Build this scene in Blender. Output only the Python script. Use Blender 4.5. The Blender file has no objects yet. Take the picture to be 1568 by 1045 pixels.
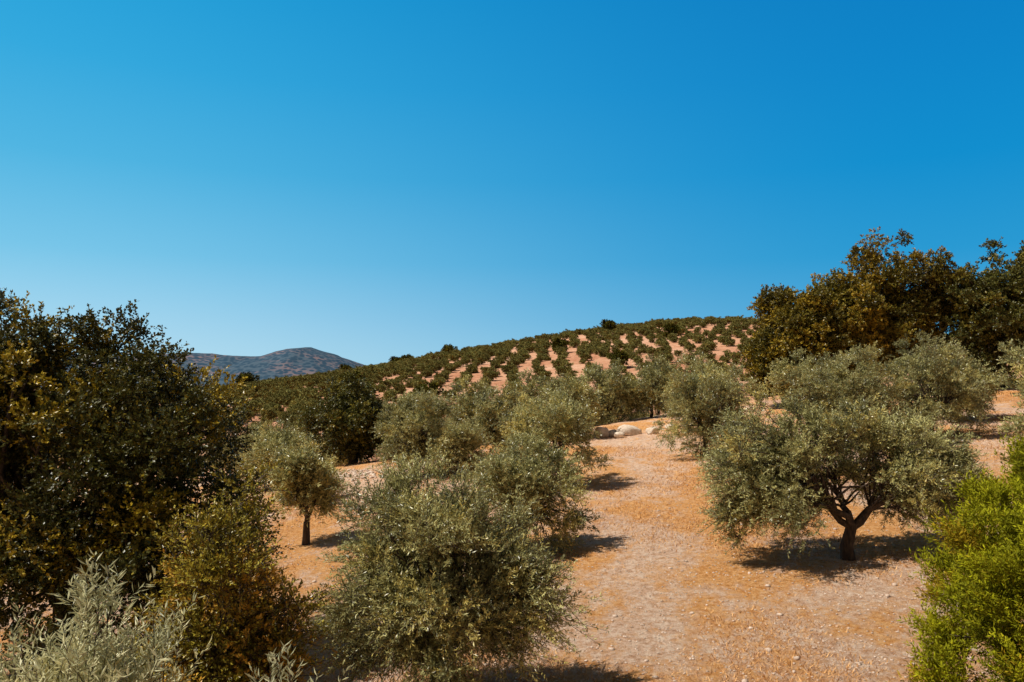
import bpy, math, numpy as np
from mathutils import Vector
EYE=5.8
scene=bpy.context.scene
# ---------------------------------------------------------------- helpers
def sstep(a,b,x):
    t=np.clip((x-a)/(b-a),0,1); return t*t*(3-2*t)
def vnoise(x,y,seed=0):
    xi=np.floor(x).astype(np.int64); yi=np.floor(y).astype(np.int64)
    fx=x-xi; fy=y-yi; fx=fx*fx*(3-2*fx); fy=fy*fy*(3-2*fy)
    def h(a,b):
        n=(a*374761393+b*668265263+seed*974634777)&0x7fffffff
        n=((n^(n>>13))*1274126177)&0x7fffffff
        return ((n^(n>>16))&0xffff)/65535.0
    return (h(xi,yi)*(1-fx)+h(xi+1,yi)*fx)*(1-fy)+(h(xi,yi+1)*(1-fx)+h(xi+1,yi+1)*fx)*fy
def fbm(x,y,seed=0,o=4):
    s=0;a=.5
    for i in range(o):
        s=s+a*vnoise(x*2**i,y*2**i,seed+i*7); a*=.5
    return s
RX=np.array([-900,-500,-300,-205,-160,-114,-70,-42,0,43,97,130,180,353,600,1200])
RZ=np.array([-8,-8,-7,-5,0,8.5,17,23.5,31,38.5,45.5,46,41,16,2,-6.])
def height(x,y):
    x=np.asarray(x,float); y=np.asarray(y,float)
    zn=0.04*np.minimum(y,90)+0.085*np.where(np.abs(x)<45,x,np.sign(x)*(45+20*np.tanh((np.abs(x)-45)/20)))
    zn=zn+0.25*(fbm(x/7,y/7,3)-.5)+0.08*(fbm(x/1.1,y/1.1,5)-.5)
    t=np.clip((y-110)/440,0,1)
    pr=np.sin(t*math.pi/2)**1.5
    fall=np.where(y>560,np.clip(1-(y-560)/500,0,1),1)
    fall=fall*fall*(3-2*fall)
    R=np.interp(x,RX,RZ)
    zh=-3.5+(R+3.5)*pr*fall+2.5*(fbm(x/60,y/60,11)-.5)*sstep(110,200,y)
    yc=np.clip(51+0.77*x,40,88)
    w=sstep(0,45,y-yc)
    return zn*(1-w)+zh*w
def H1(x,y): return float(height(np.array([x]),np.array([y]))[0])

def new_mesh(name,V,F,cols=None,matidx=None,mats=(),smooth=None):
    me=bpy.data.meshes.new(name)
    V=np.asarray(V,np.float32); F=np.asarray(F,np.int32)
    me.vertices.add(len(V)); me.vertices.foreach_set('co',V.ravel())
    me.loops.add(F.size); me.loops.foreach_set('vertex_index',F.ravel())
    k=F.shape[1]
    me.polygons.add(len(F)); me.polygons.foreach_set('loop_start',np.arange(0,F.size,k,dtype=np.int32))
    try: me.polygons.foreach_set('loop_total',np.full(len(F),k,np.int32))
    except Exception: pass
    if matidx is not None: me.polygons.foreach_set('material_index',np.asarray(matidx,np.int32))
    for m in mats: me.materials.append(m)
    if smooth is not None: me.polygons.foreach_set('use_smooth',np.asarray(smooth,bool))
    me.update(calc_edges=True)
    if cols is not None:
        a=me.color_attributes.new('lc','FLOAT_COLOR','POINT')
        c=np.ones((len(V),4),np.float32); c[:,:3]=cols
        a.data.foreach_set('color',c.ravel())
    return me
def add_obj(name,me,loc=(0,0,0)):
    o=bpy.data.objects.new(name,me); o.location=loc; scene.collection.objects.link(o); return o
def norm(a): return a/np.maximum(np.linalg.norm(a,axis=-1,keepdims=True),1e-6)
def runit(r,n): return norm(r.normal(size=(n,3)))

# ---------------------------------------------------------------- materials
def mat(name):
    m=bpy.data.materials.new(name); m.use_nodes=True; nt=m.node_tree; nt.nodes.clear()
    out=nt.nodes.new('ShaderNodeOutputMaterial'); return m,nt,out
def leaf_mat(name,under,umix=.5,rough=.45,transl=.25,spec=.35,simple=False):
    m,nt,out=mat(name); N=nt.nodes; L=nt.links
    at=N.new('ShaderNodeAttribute'); at.attribute_name='lc'
    oi=N.new('ShaderNodeObjectInfo')
    hv=N.new('ShaderNodeHueSaturation')
    mr=N.new('ShaderNodeMapRange'); mr.inputs['To Min'].default_value=.85; mr.inputs['To Max'].default_value=1.2
    L.new(oi.outputs['Random'],mr.inputs['Value']); L.new(mr.outputs[0],hv.inputs['Value'])
    L.new(at.outputs['Color'],hv.inputs['Color'])
    if simple:
        p=N.new('ShaderNodeBsdfDiffuse'); L.new(hv.outputs[0],p.inputs['Color']); L.new(p.outputs[0],out.inputs[0]); return m
    g=N.new('ShaderNodeNewGeometry')
    mu=N.new('ShaderNodeMath'); mu.operation='MULTIPLY'; mu.inputs[1].default_value=umix
    L.new(g.outputs['Backfacing'],mu.inputs[0])
    mx=N.new('ShaderNodeMixRGB'); mx.inputs['Color2'].default_value=(*under,1)
    L.new(mu.outputs[0],mx.inputs['Fac']); L.new(hv.outputs[0],mx.inputs['Color1'])
    p=N.new('ShaderNodeBsdfPrincipled'); p.inputs['Roughness'].default_value=rough
    p.inputs['Specular IOR Level'].default_value=spec
    L.new(mx.outputs[0],p.inputs['Base Color'])
    t=N.new('ShaderNodeBsdfTranslucent'); L.new(mx.outputs[0],t.inputs['Color'])
    ms=N.new('ShaderNodeMixShader'); ms.inputs[0].default_value=transl
    L.new(p.outputs[0],ms.inputs[1]); L.new(t.outputs[0],ms.inputs[2]); L.new(ms.outputs[0],out.inputs[0])
    return m
M_OLIVE=leaf_mat('olive_leaf',(.46,.43,.20),.35,rough=.34,spec=.5,transl=.15)
M_SILVER=leaf_mat('silver_olive_leaf',(.60,.56,.32),.5,rough=.4,spec=.3,transl=.3)
M_OAK=leaf_mat('oak_leaf',(.12,.11,.03),.2,rough=.38,transl=.14,spec=.35)
M_HEDGE=leaf_mat('juniper_leaf',(.16,.15,.02),.2,rough=.7,transl=.25,spec=.1)
M_FAR=leaf_mat('distant_leaf',(0,0,0),simple=True)
M_GRASS=M_FAR
def bark_mat():
    m,nt,out=mat('bark'); N=nt.nodes; L=nt.links
    tc=N.new('ShaderNodeTexCoord'); n=N.new('ShaderNodeTexNoise'); n.inputs['Scale'].default_value=9; n.inputs['Detail'].default_value=6
    mp=N.new('ShaderNodeMapping'); mp.inputs['Scale'].default_value=(2,2,.5)
    L.new(tc.outputs['Object'],mp.inputs[0]); L.new(mp.outputs[0],n.inputs['Vector'])
    cr=N.new('ShaderNodeValToRGB'); cr.color_ramp.elements[0].position=.3; cr.color_ramp.elements[0].color=(.02,.012,.008,1)
    cr.color_ramp.elements[1].position=.75; cr.color_ramp.elements[1].color=(.12,.08,.05,1)
    b=N.new('ShaderNodeBump'); b.inputs['Strength'].default_value=.8; b.inputs['Distance'].default_value=.04
    p=N.new('ShaderNodeBsdfPrincipled'); p.inputs['Roughness'].default_value=.9
    L.new(n.outputs['Fac'],cr.inputs[0]); L.new(n.outputs['Fac'],b.inputs['Height']); L.new(cr.outputs[0],p.inputs['Base Color']); L.new(b.outputs[0],p.inputs['Normal']); L.new(p.outputs[0],out.inputs[0])
    return m
M_BARK=bark_mat()

# ---------------------------------------------------------------- tree builder
def tube(pts,r0,r1,sides=7):
    pts=np.asarray(pts,float); n=len(pts); V=[];F=[]
    for i,p in enumerate(pts):
        d=pts[min(i+1,n-1)]-pts[max(i-1,0)]; d=d/(np.linalg.norm(d)+1e-9)
        a=np.cross(d,[0.3,1,0.1]); a/=np.linalg.norm(a)+1e-9; b=np.cross(d,a)
        t=i/(n-1); r=r0*(1-t)+r1*t
        for k in range(sides):
            w=2*math.pi*k/sides; rr=r*(1+.12*math.sin(3*w+i))
            V.append(p+rr*(math.cos(w)*a+math.sin(w)*b))
    for i in range(n-1):
        for k in range(sides):
            F.append((i*sides+k,i*sides+(k+1)%sides,(i+1)*sides+(k+1)%sides,(i+1)*sides+k))
    return np.array(V),np.array(F)
def curve(a,b,r,n=6,w=.12,bow=(0,0,0)):
    a=np.array(a,float); b=np.array(b,float); L=np.linalg.norm(b-a)
    P=[]
    for i in range(n):
        t=i/(n-1); p=a*(1-t)+b*t+np.array(bow)*math.sin(math.pi*t)
        if 0<i<n-1: p=p+r.normal(size=3)*w*L*.3
        P.append(p)
    return P
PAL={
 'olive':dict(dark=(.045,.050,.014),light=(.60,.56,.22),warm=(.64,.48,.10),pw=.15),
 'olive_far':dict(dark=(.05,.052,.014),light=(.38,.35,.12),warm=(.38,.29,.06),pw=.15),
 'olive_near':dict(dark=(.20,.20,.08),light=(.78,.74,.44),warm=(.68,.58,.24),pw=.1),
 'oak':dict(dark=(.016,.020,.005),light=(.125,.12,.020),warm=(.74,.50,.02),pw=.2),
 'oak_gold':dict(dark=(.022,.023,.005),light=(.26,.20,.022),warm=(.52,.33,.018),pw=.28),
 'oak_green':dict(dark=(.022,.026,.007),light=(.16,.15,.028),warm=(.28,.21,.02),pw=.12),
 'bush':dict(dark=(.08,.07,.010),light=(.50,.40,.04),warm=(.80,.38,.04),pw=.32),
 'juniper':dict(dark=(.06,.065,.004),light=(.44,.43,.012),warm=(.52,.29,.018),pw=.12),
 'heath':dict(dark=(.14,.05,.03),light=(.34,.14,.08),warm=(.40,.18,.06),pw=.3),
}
def auto_lobes(R,H,r,bottom=.2,n=6,Ry=None):
    Ry=Ry or R; H=H*1.06
    zc=H*(1+bottom)/2; hz=H*(1-bottom)/2
    lobes=[(0,0,zc,R*.72,Ry*.72,hz*.92)]
    if bottom<.1:
        lobes+=[(R*.25,0,H*.3,R*.72,Ry*.72,H*.28),(-R*.3,0,H*.27,R*.6,Ry*.7,H*.26)]
    for i in range(n):
        a=2*math.pi*(i+r.uniform(-.3,.3))/n
        k=r.uniform(.36,.5); s=r.uniform(.45,.6)
        dz=r.uniform(-.5,.42)*hz
        lobes.append((math.cos(a)*R*k,math.sin(a)*Ry*k,zc+dz,R*s,Ry*s,hz*s*1.0))
    return lobes
def make_tree_mesh(name,lobes,H,style,seed,n_clump=100,twigs=28,leaves=28,L=.075,W=.02,clump_r=.42,twig_len=.5,
              fork=.22,trunk_r=.12,limbs=4,clumpy=.3,up=.35,droop=.1,inner=.45,stem=True,trunk=True,leafmat=None,lean=(0,0),bumpy=1.0,warm_low=0):
    r=np.random.default_rng(seed); pal=PAL[style]
    lob=np.array(lobes,float); vol=lob[:,3]*lob[:,4]*lob[:,5]; pr=vol**.8; pr/=pr.sum()
    idx=r.choice(len(lob),n_clump,p=pr)
    d=runit(r,n_clump); rad=r.uniform(0,1,n_clump)**inner*(1+bumpy*r.uniform(-.08,.16,n_clump))
    C=lob[idx,:3]+d*lob[idx,3:6]*rad[:,None]*np.maximum(.3,1-clump_r*.6/np.mean(lob[idx,3:6],axis=1))[:,None]
    C[:,2]=np.maximum(C[:,2],.25)
    cen=np.array([lob[:,0].mean(),lob[:,1].mean(),H*.45])
    csz=clump_r*r.uniform(.55,1.35,n_clump)
    cshade=r.uniform(0,1,n_clump)
    warmc=r.uniform(0,1,n_clump)<pal['pw']+(.75*sstep(warm_low+.5,warm_low-.7,C[:,2]) if warm_low else 0)
    ti=np.repeat(np.arange(n_clump),twigs); nt=len(ti)
    off=runit(r,nt)*(r.uniform(0,1,nt)**.5)[:,None]
    S=C[ti]+off*csz[ti][:,None]*np.array([1,1,.8])
    out=norm(C[ti]-cen)
    D=norm(off*clumpy*1.6+out*(1-clumpy)*.9+runit(r,nt)*.75+np.array([0,0,up]))
    TL=twig_len*r.uniform(.35,1.2,nt)
    k=leaves; li=np.repeat(np.arange(nt),k); nl=len(li)
    t=np.tile((np.arange(k)+.5)/k,nt)+r.uniform(-.5,.5,nl)/k
    P=S[li]+D[li]*(TL[li]*t)[:,None]; P[:,2]-=droop*TL[li]*t*t*1.5
    side=runit(r,nl); side=norm(side-(side*D[li]).sum(1,keepdims=True)*D[li])
    A=norm(D[li]*.75+side*.8+runit(r,nl)*.25+np.array([0,0,-.1*droop*5]))
    B=norm(np.cross(A,runit(r,nl)+np.array([0,0,.9])))
    ll=(L*r.uniform(.7,1.25,nl))[:,None]; ww=(W*r.uniform(.75,1.25,nl))[:,None]
    Nn=np.cross(A,B)
    keep=(P[:,2]>.03)
    v0=P; v1=P+A*ll*.5+B*ww*.5+Nn*ll*.06; v2=P+A*ll; v3=P+A*ll*.5-B*ww*.5+Nn*ll*.06
    V=np.stack([v0,v1,v2,v3],1)[keep].reshape(-1,3); nl=int(keep.sum()); li2=li[keep]; t2=t[keep]
    F=np.arange(nl*4).reshape(-1,4)
    s=np.clip(.45*cshade[ti[li2]]+.32*r.uniform(0,1,nl)+.40*t2*r.uniform(.3,1,nl),0,1)[:,None]**1.25  # inner leaves darker: older foliage, plus crown shading contrast put into the colour
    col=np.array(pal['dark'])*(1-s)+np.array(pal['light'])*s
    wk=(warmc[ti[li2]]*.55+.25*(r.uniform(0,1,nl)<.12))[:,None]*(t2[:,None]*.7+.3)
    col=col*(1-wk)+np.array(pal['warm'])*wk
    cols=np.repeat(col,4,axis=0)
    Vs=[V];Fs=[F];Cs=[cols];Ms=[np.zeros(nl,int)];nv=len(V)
    def addp(v,f,c=(.1,.07,.04)):
        nonlocal nv
        Vs.append(v);Fs.append(f+nv);Cs.append(np.tile(c,(len(v),1)));Ms.append(np.ones(len(f),int)); nv+=len(v)
    if stem:
        E=S+D*TL[:,None]; E[:,2]-=droop*TL*1.5
        b=norm(np.cross(D,runit(r,nt)))*.006*(W/.02)
        S0=S-D*TL[:,None]*.3
        v=np.stack([S0-b,S0+b,E+b*.4,E-b*.4],1).reshape(-1,3); addp(v,np.arange(nt*4).reshape(-1,4))
    if trunk:
        fz=fork*H; top=np.array([lean[0],lean[1],fz])
        pts=[np.array([0,0,-.3]),np.array([lean[0]*.1,0,0.02]),np.array([lean[0]*.35,lean[1]*.5,fz*.4])+r.normal(size=3)*.03,top]
        addp(*tube([pts[0],pts[1],pts[2],pts[3]],trunk_r*1.35,trunk_r*.85,10))
        order=np.argsort(np.arctan2(C[:,1]-top[1],C[:,0]-top[0]))
        groups=np.array_split(order,limbs)
        for g in groups:
            gc=C[g].mean(0); gc=top+(gc-top)*.75
            mp=curve(top-np.array([0,0,.1]),gc,r,7,.14,(0,0,.02*H))
            addp(*tube(mp,trunk_r*.62,trunk_r*.22,8))
            sel=g if len(g)<26 else r.choice(g,26,replace=False)
            for ci in sel:
                st=mp[r.integers(2,7)]
                addp(*tube(curve(st,C[ci],r,5,.18,(0,0,.04*H)),trunk_r*.2,trunk_r*.05,5))
    V=np.concatenate(Vs);F=np.concatenate(Fs);Cc=np.concatenate(Cs);Mi=np.concatenate(Ms)
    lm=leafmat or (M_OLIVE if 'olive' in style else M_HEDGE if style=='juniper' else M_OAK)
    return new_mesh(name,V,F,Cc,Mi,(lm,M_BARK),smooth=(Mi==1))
def tree(name,x,y,lobes,H,style,seed,**k):
    me=make_tree_mesh(name,lobes,H,style,seed,**k)
    return add_obj(name,me,(x,y,H1(x,y)-.03))
def olive(x,y,R,H,seed,det='mid',bottom=.05,lobes=None,style='olive',**k):
    r=np.random.default_rng(seed+500)
    lobes=lobes or auto_lobes(R,H,r,bottom,7)
    D={'near':dict(n_clump=140,twigs=34,leaves=26,L=.075,W=.021,clump_r=.40,twig_len=.50),
       'mid':dict(n_clump=125,twigs=21,leaves=16,L=.12,W=.036,clump_r=.34,twig_len=.5,stem=False),
       'far':dict(n_clump=105,twigs=18,leaves=12,L=.16,W=.055,clump_r=.38,twig_len=.55,stem=False)}[det]
    D.update(k)
    return tree('olive_tree',x,y,lobes,H,style,seed,**D)

# ---- foreground olives
olive(-1.2,13.4,2.1,4.3,1,'near',lobes=[(-.1,0,2.5,1.35,1.4,1.7),(-1.05,-.2,1.55,1.0,1.,1.15),(1.15,.1,1.6,1.0,1.,1.25),(.65,.2,2.9,1.0,.9,1.1),(-.75,.3,3.1,.7,.8,.95),(.1,-.7,1.5,1.1,.9,1.1),(.1,.7,2.0,1.3,.8,1.3),(1.2,.2,2.4,.8,.8,.9)],
      n_clump=170,twigs=32,clump_r=.33,twig_len=.56,W=.019)
olive(8.25,19.8,3.3,4.5,2,'near',lobes=[(-1.9,.3,2.4,1.3,1.7,1.75),(-2.25,.2,1.5,1.0,1.4,1.25),(-.9,-.4,3.0,1.1,1.5,.9),(1.2,0,2.6,1.5,2.0,1.2),(2.2,.1,2.1,1.1,1.5,1.1),(2.5,-.1,1.5,.8,1.1,.8),(.6,.3,3.0,1.1,1.5,.95),(-1.4,-.9,1.3,.9,.8,.8),(-.4,.9,2.2,1.2,1.1,1.1),(1.3,-1.0,1.8,1.2,.8,.8),(1.6,.8,1.7,1.2,.8,.8)],
      n_clump=255,twigs=30,leaves=22,L=.085,W=.025,clump_r=.35,fork=.2,trunk_r=.15,limbs=5,lean=(.12,0))
olive(.3,23.3,1.9,3.5,3,'mid',twigs=26,leaves=20,L=.09,W=.032,n_clump=115)
olive(1.5,33.5,2.4,4.1,4,'mid')
olive(-4.8,40.5,2.3,4.2,5,'mid')
olive(-2.6,39,1.5,2.7,55,'mid',n_clump=70)
olive(-6.9,27,1.3,3.1,6,'mid',n_clump=80,fork=.25,bottom=.2)
olive(-11.8,41,2.0,3.2,7,'far')
olive(-9.3,36,1.4,2.4,77,'far',n_clump=60)
olive(9.4,39,2.6,4.7,8,'mid',n_clump=140)
olive(15.8,38,2.7,4.9,9,'mid',n_clump=140)
olive(20.2,38.5,2.8,4.9,10,'mid',n_clump=140)
olive(17.6,41,1.9,4.5,19,'mid')
olive(17.2,24.5,2.2,5.2,11,'mid',n_clump=130)
olive(24.5,44,2.4,4.4,12,'far')
olive(12.2,50,2.5,4.4,13,'far'); olive(4.6,61,2.5,4.4,15,'far')
olive(-2.5,54,2.6,4.8,16,'far'); olive(1.2,56,2.5,4.8,17,'far'); olive(3.8,51,2.0,4.2,18,'far')
olive(-6.5,60,2.4,5,20,'far'); olive(-19,55,2.2,4,21,'far'); olive(-15,48,1.8,3.0,22,'far')
olive(20,55,2.4,4.5,23,'far'); olive(-.6,46,2.2,3.8,24,'far')
olive(7.6,62,2.7,4.6,26,'far'); olive(10.8,62,2.8,4.8,27,'far'); olive(-13.5,66,2.4,4.6,28,'far'); olive(-17.5,70,2.2,4.4,29,'far')
olive(13.8,60,2.7,4.6,32,'far'); olive(9.2,70,2.8,4.8,33,'far'); olive(4.8,72,2.8,5,34,'far'); olive(.5,68,2.7,5,35,'far'); olive(-3.5,70,2.7,5.2,36,'far'); olive(13.2,72,2.8,4.8,37,'far')
# near silver olive tips, bottom left
olive(-3.0,5.6,.9,4.6,30,'near',style='olive_near',lobes=[(0,0,3.5,.55,.6,1.05),(-.4,.1,3.3,.45,.5,.85),(.3,-.1,3.2,.38,.5,.75)],n_clump=50,twigs=13,leaves=24,L=.085,W=.016,clump_r=.24,twig_len=.55,up=.75,clumpy=.3,trunk_r=.08,leafmat=M_SILVER)
olive(-1.5,5.2,.5,4.3,31,'near',style='olive_near',lobes=[(0,0,3.42,.28,.3,.45)],n_clump=9,twigs=5,leaves=22,L=.075,W=.015,clump_r=.2,twig_len=.5,up=1.3,clumpy=.1,trunk_r=.05,leafmat=M_SILVER)

# ---- oaks
def oak(x,y,R,H,seed,style='oak',name='holm_oak_tree',bottom=.1,lobes=None,**k):
    r=np.random.default_rng(seed+900)
    lobes=lobes or auto_lobes(R,H,r,bottom,10)
    D=dict(n_clump=170,twigs=34,leaves=13,L=.18,W=.11,clump_r=.70,twig_len=.5,clumpy=.9,up=.5,inner=.28,fork=.2,trunk_r=.28,stem=False,limbs=5,bumpy=1.6)
    D.update(k); return tree(name,x,y,lobes,H,style,seed,**D)
oak(-8.6,15.8,3.6,8.2,40,n_clump=380,twigs=42,leaves=17,L=.075,W=.045,clump_r=.46,twig_len=.42,bumpy=1.4,
    lobes=[(0,0,4.3,3.0,2.8,3.2),(1.5,-.2,4.7,1.8,1.9,2.0),(-1.5,.2,5.8,2.0,2.0,1.9),(2.5,-.1,3.0,1.8,1.6,1.8),(.8,-1,2.2,2.4,1.8,2.0),(-1.4,.1,6.5,1.4,1.4,1.3),(.4,0,6.0,1.5,1.3,1.3),(-2.5,-.5,4,2,2,2.5)])
tree('wild_olive_bush',-4.25,12.0,auto_lobes(1.3,4.6,np.random.default_rng(5),.02,8),4.5,'bush',41,n_clump=120,twigs=34,leaves=18,L=.065,W=.03,clump_r=.34,twig_len=.45,clumpy=.5,fork=.15,trunk_r=.07,warm_low=1.6)
tree('wild_olive_bush',-4.7,10.6,auto_lobes(.9,2.4,np.random.default_rng(6),.02,7),2.4,'bush',42,n_clump=65,twigs=30,leaves=18,L=.065,W=.03,clump_r=.30,twig_len=.4,clumpy=.5,fork=.15,trunk_r=.05,warm_low=1.6)
oak(-10.3,52,3.6,5.4,43,bottom=.03,n_clump=140,clump_r=.6,L=.15,W=.1,style='oak_green')
oak(-6.6,49,1.6,3.0,44,bottom=.03,n_clump=60,clump_r=.5,L=.15,W=.1,style='oak_green')
oak(23.3,62,5.0,9.4,45,style='oak_gold',n_clump=270)
oak(20.6,60,3.2,7.0,46,style='oak_gold',n_clump=120)
oak(31.2,64,5.6,12.0,47,style='oak_gold',n_clump=260)
oak(27,62,4.3,10.0,48,style='oak_gold',n_clump=180)
oak(37.0,60,5.2,10.8,49,n_clump=270,style='oak_green',bottom=.03)
oak(42.5,60,5.2,11.0,50,n_clump=220,style='oak_green')

# ---- juniper hedge right
tree('juniper_bush',6.6,8.3,[(0,0,2.3,2.1,2.0,2.2),(-.7,-.2,1.6,1.9,1.7,1.7),(.4,.1,3.1,1.5,1.5,1.4),(-1.4,-.5,.9,1.3,1.2,1.2),(-.6,-.3,2.6,1.3,1.3,1.2)],4.4,'juniper',60,n_clump=600,twigs=54,leaves=15,L=.055,W=.016,
     clump_r=.21,twig_len=.23,clumpy=.5,up=1.1,inner=.14,fork=.1,trunk_r=.08,droop=0,stem=False,warm_low=1.7,bumpy=.5)
tree('heath_bush',4.6,9.0,[(0,0,.6,.6,.6,.6)],1.2,'heath',61,n_clump=40,twigs=30,leaves=12,L=.04,W=.016,clump_r=.16,twig_len=.2,up=.9,fork=.1,trunk_r=.03,leafmat=M_HEDGE,droop=0)

# ---------------------------------------------------------------- distant grove (instanced)
def instancer(name,pts,sizes,child,seed):
    r=np.random.default_rng(seed); n=len(pts)
    a=r.uniform(0,2*math.pi,n); V=np.zeros((n,4,3))
    for k in range(4):
        w=a+k*math.pi/2
        V[:,k,0]=pts[:,0]+np.cos(w)*sizes*.7071; V[:,k,1]=pts[:,1]+np.sin(w)*sizes*.7071; V[:,k,2]=pts[:,2]
    me=new_mesh(name,V.reshape(-1,3),np.arange(n*4).reshape(-1,4))
    o=add_obj(name,me); o.instance_type='FACES'; o.use_instance_faces_scale=True; o.instance_faces_scale=1.0
    o.show_instancer_for_render=False; o.show_instancer_for_viewport=False
    child.parent=o; return o
r=np.random.default_rng(77)
SX,SY=8.1,9.2
ix,iy=np.meshgrid(np.arange(-38,58),np.arange(0,55)); ix=ix.ravel(); iy=iy.ravel()
gx=ix*SX; gy=84+iy*SY
fill=r.uniform(0,1,len(gx))<(.11+.16*sstep(200,420,gy)+.15*sstep(-20,-90,gx))
gx2=gx[fill]+SX*.5; gy2=gy[fill]
gx=np.concatenate([gx,gx2]); gy=np.concatenate([gy,gy2])
x=gx+8*(fbm(gx/80,gy/80,21,2)-.4)+.03*(gy-200); y=gy+14*(fbm(gx/60,gy/60,23,2)-.4)
jj=.6+.5*sstep(180,400,y)
x=x+r.normal(size=len(x))*jj; y=y+r.normal(size=len(y))*(jj+.9)
keep=(r.uniform(0,1,len(x))>.07)&(np.abs(x)<y*.75+10)&(y-np.clip(51+.77*x,40,88)>14)&(y<590)
keep&=~((y<150)&(fbm(x/22,y/22,63,3)>.62))
keep&=~((y<140)&(x/y>-.40)&(x/y<-.19)&(r.uniform(0,1,len(x))<.35))
x=x[keep];y=y[keep]
z=height(x,y)-.1
sz=r.uniform(.68,1.2,len(x))*(1+.35*(fbm(x/50,y/50,9)-.5))
P=np.stack([x,y,z],1)
near=y<175
for v in range(2):
    rr=np.random.default_rng(100+v)
    me=make_tree_mesh('olive_crown_near',auto_lobes(2.35,3.6,rr,.03,6),3.6,'olive_far',100+v,n_clump=85,twigs=12,leaves=9,L=.22,W=.09,clump_r=.38,twig_len=.48,stem=False,limbs=3,trunk_r=.14,leafmat=M_FAR)
    c=add_obj('olive_crown',me); s=near&((np.arange(len(x))%2)==v)
    instancer('olive_grove',P[s],sz[s],c,v)
for v in range(3):
    rr=np.random.default_rng(200+v)
    me=make_tree_mesh('olive_crown_far',auto_lobes(2.4,3.4,rr,.02,6),3.4,'olive_far',200+v,n_clump=64,twigs=8,leaves=6,L=.40,W=.18,clump_r=.40,twig_len=.42,stem=False,limbs=3,trunk_r=.14,leafmat=M_FAR)
    c=add_obj('olive_crown',me); s=(~near)&((np.arange(len(x))%3)==v)
    instancer('olive_grove',P[s],sz[s],c,10+v)
ox=np.array([-41,-70,-62,20,52,-30,-48,-20,35,-88.,70,-22,-100]); oy=np.array([515,480,470,330,430,150,240,190,260,420.,350,135,300])
os_=np.array([1.6,1.3,1.2,1.2,1.4,1.3,1.2,1.1,1.1,1.1,1.3,1.0,1.3])
me=make_tree_mesh('oak_crown_far',auto_lobes(3.4,5.2,np.random.default_rng(9),.02,7),5.2,'oak_green',300,n_clump=80,twigs=12,leaves=8,L=.4,W=.25,clump_r=.7,twig_len=.5,stem=False,clumpy=.8,leafmat=M_FAR)
c=add_obj('oak_crown',me); instancer('oak_grove',np.stack([ox,oy,height(ox,oy)],1),os_,c,20)

# ---------------------------------------------------------------- ground
def axis(fine_lo,fine_hi,df,mid_hi,dm,lo,hi):
    a=list(np.arange(fine_lo,fine_hi,df)); v=fine_hi; 
    while v<mid_hi: a.append(v); v+=dm
    s=dm
    while v<hi: a.append(v); s*=1.25; v+=s
    a.append(hi); b=[]; v=fine_lo; s=dm
    while v>lo: 
        v-=s; b.append(max(v,lo)); 
        if v<-mid_hi or lo>-100: s*=1.25
    return np.array(sorted(set(b+a)))
xs=axis(-30,45,.35,450,5,-6000,6000); ys=axis(2,70,.35,700,4,-80,9000)
X,Y=np.meshgrid(xs,ys); Z=height(X,Y)
V=np.stack([X.ravel(),Y.ravel(),Z.ravel()],1); nx=len(xs); ny=len(ys)
i=np.arange(nx-1)[None,:]+np.arange(ny-1)[:,None]*nx; i=i.ravel()
F=np.stack([i,i+1,i+1+nx,i+nx],1)
m,nt,out=mat('dry_soil'); N=nt.nodes; L=nt.links
g=N.new('ShaderNodeNewGeometry')
def noise(scale,detail=6,rough=.6,sc=(1,1,1)):
    mp=N.new('ShaderNodeMapping'); mp.inputs['Scale'].default_value=sc; L.new(g.outputs['Position'],mp.inputs[0])
    n=N.new('ShaderNodeTexNoise'); n.inputs['Scale'].default_value=scale; n.inputs['Detail'].default_value=detail; n.inputs['Roughness'].default_value=rough
    L.new(mp.outputs[0],n.inputs['Vector']); return n.outputs['Fac']
def ramp(src,stops):
    c=N.new('ShaderNodeValToRGB'); e=c.color_ramp.elements
    while len(e)<len(stops): e.new(.5)
    for k,(p,col) in enumerate(stops):
        e[k].position=p; e[k].color=(*col,1) if len(col)==3 else col
    L.new(src,c.inputs[0]); return c.outputs[0]
def mix(f,a,b,bt='MIX'):
    x=N.new('ShaderNodeMixRGB'); x.blend_type=bt
    for s,v in (('Fac',f),('Color1',a),('Color2',b)):
        if isinstance(v,(int,float)): x.inputs[s].default_value=v
        elif isinstance(v,tuple): x.inputs[s].default_value=(*v,1)
        else: L.new(v,x.inputs[s])
    return x.outputs[0]
g3=lambda v:(v,v,v)
soil=ramp(noise(5,10,.9),[(.35,(.26,.125,.068)),(.45,(.72,.41,.245)),(.57,(.99,.76,.58))])
grass=ramp(noise(7,10,.9),[(.35,(.26,.09,.02)),(.45,(.72,.29,.075)),(.58,(.98,.58,.26))])
patch=ramp(noise(.2,10,.8,(1,.6,1)),[(.455,g3(0)),(.545,g3(1))])
near_c=mix(patch,soil,grass)
dk=ramp(noise(.13,8,.75,(1,.8,1)),[(.53,g3(0)),(.66,g3(.75))])
near_c=mix(dk,near_c,mix(1.0,near_c,(.62,.52,.52),'MULTIPLY'))
vo=N.new('ShaderNodeTexVoronoi'); vo.inputs['Scale'].default_value=7; L.new(g.outputs['Position'],vo.inputs['Vector'])
st=ramp(vo.outputs['Distance'],[(.12,g3(1)),(.2,g3(0))])
stm=mix(1.0,st,ramp(noise(1.3,3),[(.5,g3(0)),(.6,g3(1))]),'MULTIPLY')
near_c=mix(mix(1.0,stm,g3(.7),'MULTIPLY'),near_c,(.88,.72,.58))
far_c=ramp(noise(.03,7,.7),[(.36,(.40,.13,.055)),(.5,(.58,.28,.155)),(.66,(.76,.47,.32))])
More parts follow.
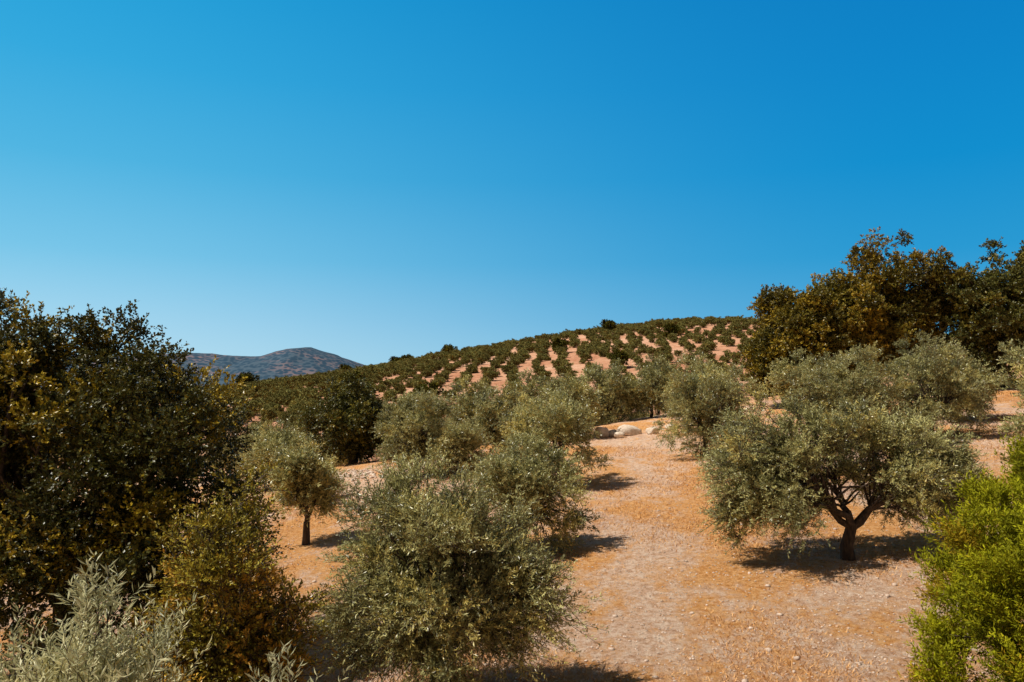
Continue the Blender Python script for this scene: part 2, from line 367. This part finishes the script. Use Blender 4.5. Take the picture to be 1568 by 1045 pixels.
far_c=mix(.4,far_c,ramp(noise(.5,6,.8),[(.35,(.26,.10,.045)),(.62,(.82,.51,.34))]))
sep=N.new('ShaderNodeSeparateXYZ'); L.new(g.outputs['Position'],sep.inputs[0])
mr=N.new('ShaderNodeMapRange'); mr.inputs['From Min'].default_value=60; mr.inputs['From Max'].default_value=95; L.new(sep.outputs['Y'],mr.inputs['Value'])
col=mix(mr.outputs[0],near_c,far_c)
p=N.new('ShaderNodeBsdfPrincipled'); p.inputs['Roughness'].default_value=.95; p.inputs['Specular IOR Level'].default_value=.05
L.new(col,p.inputs['Base Color'])
b=N.new('ShaderNodeBump'); b.inputs['Strength'].default_value=1; b.inputs['Distance'].default_value=.2; L.new(noise(6,10,.8),b.inputs['Height']); L.new(b.outputs[0],p.inputs['Normal'])
L.new(p.outputs[0],out.inputs[0]); M_SOIL=m
add_obj('ground',new_mesh('ground',V,F,mats=(M_SOIL,),smooth=np.ones(len(F))))

# dry grass blades
r=np.random.default_rng(5); n=300000
yy=11+ (r.uniform(0,1,n)**1.35)*46; xx=yy*r.uniform(-.62,.7,n)
dn=fbm(xx/2.3,yy/4,31); k=(dn+r.normal(size=n)*.07>.56); xx=xx[k];yy=yy[k];n=len(xx)
zz=height(xx,yy)-.01
h=(r.uniform(.015,.07,n))*(1+yy/40); w=h*.13; a=r.uniform(0,2*math.pi,n)
lx=r.normal(size=n)*h*.8; ly=r.normal(size=n)*h*.8
B=np.stack([xx,yy,zz],1); dd=np.stack([np.cos(a)*w,np.sin(a)*w,0*w],1)
T=B+np.stack([lx,ly,h],1)
V=np.stack([B-dd,B+dd,T],1).reshape(-1,3); s=r.uniform(0,1,(n,1))
c=np.array([.36,.14,.035])*(1-s)+np.array([.98,.58,.25])*s
add_obj('dry_grass',new_mesh('dry_grass',V,np.arange(3*n).reshape(-1,3),np.repeat(c,3,0),mats=(M_GRASS,)))

# stones
def stone_mat(name,c0,c1):
    global N,L,g
    m,nt,out=mat(name); N=nt.nodes; L=nt.links
    g=N.new('ShaderNodeNewGeometry')
    p=N.new('ShaderNodeBsdfPrincipled'); p.inputs['Roughness'].default_value=.9
    L.new(ramp(noise(4,7,.7),[(.3,c0),(.65,c1)]),p.inputs['Base Color']); 
    b=N.new('ShaderNodeBump'); b.inputs['Distance'].default_value=.05; L.new(noise(9,7,.7),b.inputs['Height']); L.new(b.outputs[0],p.inputs['Normal']); L.new(p.outputs[0],out.inputs[0]); return m
M_STONE=stone_mat('stone',(.36,.22,.14),(.85,.68,.54))
M_ROCK=stone_mat('limestone_rock',(.50,.37,.26),(.86,.72,.58))
import bmesh
def rock_base(sub,seed,j=.22):
    bm=bmesh.new(); bmesh.ops.create_icosphere(bm,subdivisions=sub,radius=1)
    rr=np.random.default_rng(seed); pl=[(Vector(runit(rr,1)[0]),rr.uniform(.55,.85)) for _ in range(9)]
    for v in bm.verts:
        for nrm,dd in pl:
            q=v.co.dot(nrm)
            if q>dd: v.co-=nrm*(q-dd)
        v.co*=1+rr.uniform(-j,j)*.3
    bm.verts.ensure_lookup_table()
    V=np.array([v.co[:] for v in bm.verts]); F=np.array([[v.index for v in f.verts] for f in bm.faces]); bm.free(); return V,F
def boulder(x,y,s,seed):
    V,F=rock_base(3,seed,.1); V=V*np.array(s); me=new_mesh('boulder',V,F,mats=(M_ROCK,)); add_obj('boulder',me,(x,y,H1(x,y)+s[2]*.45))
boulder(5.7,51,(.5,.45,.55),1); boulder(6.5,51.2,(.4,.4,.34),2); boulder(7.5,51,(.85,.55,.52),3); boulder(8.8,50.6,(.5,.4,.34),4); boulder(6.7,50,(.4,.35,.28),5)
boulder(14.6,50,(.6,.5,.4),6); boulder(10.2,51.5,(.4,.3,.3),7)
r=np.random.default_rng(8); Vs=[];Fs=[];nv=0; bases=[rock_base(1,q) for q in range(5)]
n=20000; yy=10.5+(r.uniform(0,1,n)**1.3)*45; xx=yy*r.uniform(-.6,.68,n)
ex=r.normal(size=260)*1.6-8.6; ey=43+r.normal(size=260)*1.3; xx=np.concatenate([xx,ex]); yy=np.concatenate([yy,ey])
sc=np.concatenate([r.uniform(.012,.042,n)*(1+(r.uniform(0,1,n)<.03)*1.2),r.uniform(.05,.2,260)]); zz=height(xx,yy)
for q in range(len(xx)):
    V0,F0=bases[q%5]; a=r.uniform(0,6.28); ca,sa=math.cos(a),math.sin(a)
    W=V0*sc[q]*np.array([1,.8,.6]); W=np.stack([W[:,0]*ca-W[:,1]*sa+xx[q],W[:,0]*sa+W[:,1]*ca+yy[q],W[:,2]+zz[q]+sc[q]*.15],1)
    Vs.append(W);Fs.append(F0+nv);nv+=len(V0)
add_obj('gravel',new_mesh('gravel',np.concatenate(Vs),np.concatenate(Fs),mats=(M_STONE,)))

# ---------------------------------------------------------------- far mountains
mx_=np.linspace(-2600,400,220); my=np.linspace(0,1,40)
prof=np.interp(mx_,[-2600,-1900,-1300,-1150,-1012,-900,-830,-760,-700,-660,-640,-590,-540,-450,-200,400],[90,100,96,104,108,92,90,104,118,127,121,108,92,62,10,-20])+EYE
U,T=np.meshgrid(mx_,my); YY=2100+T*800
ZZ=-30+(np.interp(U,mx_,prof)+30)*np.sin(np.clip(T*1.6,0,1)*math.pi/2)*np.where(T>.65,1-(T-.65)*1.2,1)+22*(fbm(U/160,YY/160,41)-.5)*np.minimum(T*3,1)+7*(fbm(U/25,YY/25,43)-.5)
V=np.stack([U.ravel(),YY.ravel(),ZZ.ravel()],1); i=(np.arange(219)[None,:]+np.arange(39)[:,None]*220).ravel()
F=np.stack([i,i+1,i+221,i+220],1)
m,nt,out=mat('hazy_hillside'); N=nt.nodes; L=nt.links; g=N.new('ShaderNodeNewGeometry')
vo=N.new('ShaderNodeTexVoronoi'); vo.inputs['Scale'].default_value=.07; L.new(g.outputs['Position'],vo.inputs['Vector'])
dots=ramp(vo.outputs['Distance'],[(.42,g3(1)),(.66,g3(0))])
hazed_soil=ramp(noise(.006,6,.7),[(.45,(.07,.11,.15)),(.62,(.25,.17,.17))])  # distance haze painted as blue into the base colours, no atmosphere
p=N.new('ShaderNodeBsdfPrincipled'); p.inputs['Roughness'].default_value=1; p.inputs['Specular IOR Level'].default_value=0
L.new(mix(dots,hazed_soil,(.035,.07,.11)),p.inputs['Base Color']); L.new(p.outputs[0],out.inputs[0])
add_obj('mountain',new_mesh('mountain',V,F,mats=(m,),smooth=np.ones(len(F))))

# ---------------------------------------------------------------- light, sky, camera
EL=57; AZ=258
sd=Vector((math.sin(math.radians(AZ))*math.cos(math.radians(EL)),math.cos(math.radians(AZ))*math.cos(math.radians(EL)),math.sin(math.radians(EL))))
sun=bpy.data.lights.new('sun','SUN'); sun.energy=5; sun.angle=math.radians(.4); sun.color=(1,.95,.86)
so=bpy.data.objects.new('sun',sun); scene.collection.objects.link(so); so.rotation_euler=sd.to_track_quat('Z','Y').to_euler()
w=bpy.data.worlds.new('World'); scene.world=w; w.use_nodes=True; nt=w.node_tree; nt.nodes.clear(); N=nt.nodes; L=nt.links
sk=N.new('ShaderNodeTexSky'); sk.sky_type='NISHITA'; sk.sun_disc=False; sk.sun_elevation=math.radians(EL); sk.sun_rotation=math.radians(AZ)
def lin(c): return tuple((v/255/12.92 if v/255<.04045 else ((v/255+.055)/1.055)**2.4) for v in c)
tc=N.new('ShaderNodeTexCoord'); sp=N.new('ShaderNodeSeparateXYZ'); L.new(tc.outputs['Generated'],sp.inputs[0])
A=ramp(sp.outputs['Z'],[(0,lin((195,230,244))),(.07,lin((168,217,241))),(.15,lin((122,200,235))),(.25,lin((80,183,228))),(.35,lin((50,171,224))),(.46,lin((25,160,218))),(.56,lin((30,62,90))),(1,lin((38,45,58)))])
B=ramp(sp.outputs['Z'],[(0,lin((115,190,224))),(.08,lin((70,166,216))),(.15,lin((32,153,211))),(.25,lin((0,142,207))),(.35,lin((0,133,202))),(.46,lin((0,124,195))),(.56,lin((30,58,85))),(1,lin((38,45,58)))])  # both ramps: unseen sky overhead darkened to cut blue fill in shadows
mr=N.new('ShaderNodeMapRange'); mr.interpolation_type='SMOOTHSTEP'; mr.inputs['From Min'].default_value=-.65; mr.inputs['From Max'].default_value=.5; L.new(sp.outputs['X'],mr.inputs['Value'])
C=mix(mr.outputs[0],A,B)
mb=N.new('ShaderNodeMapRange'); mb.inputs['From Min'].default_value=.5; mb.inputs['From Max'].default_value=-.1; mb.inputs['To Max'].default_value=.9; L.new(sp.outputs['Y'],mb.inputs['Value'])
C=mix(mb.outputs[0],C,lin((96,92,88)))  # unseen sky beside and behind the camera dimmed to grey, less blue fill
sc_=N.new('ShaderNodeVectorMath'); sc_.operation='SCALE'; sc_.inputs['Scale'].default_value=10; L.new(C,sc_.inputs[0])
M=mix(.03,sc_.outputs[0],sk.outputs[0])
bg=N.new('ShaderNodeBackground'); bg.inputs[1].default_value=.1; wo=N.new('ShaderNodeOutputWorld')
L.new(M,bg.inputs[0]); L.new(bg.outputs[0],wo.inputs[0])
cam=bpy.data.cameras.new('camera'); cam.lens=28; cam.sensor_width=36; cam.clip_end=20000; cam.clip_start=.1
co=bpy.data.objects.new('camera',cam); scene.collection.objects.link(co); co.location=(0,0,EYE); co.rotation_euler=(math.radians(90+3.17),0,0)
scene.camera=co
scene.view_settings.view_transform='Standard'; scene.view_settings.look='None'; scene.view_settings.exposure=0
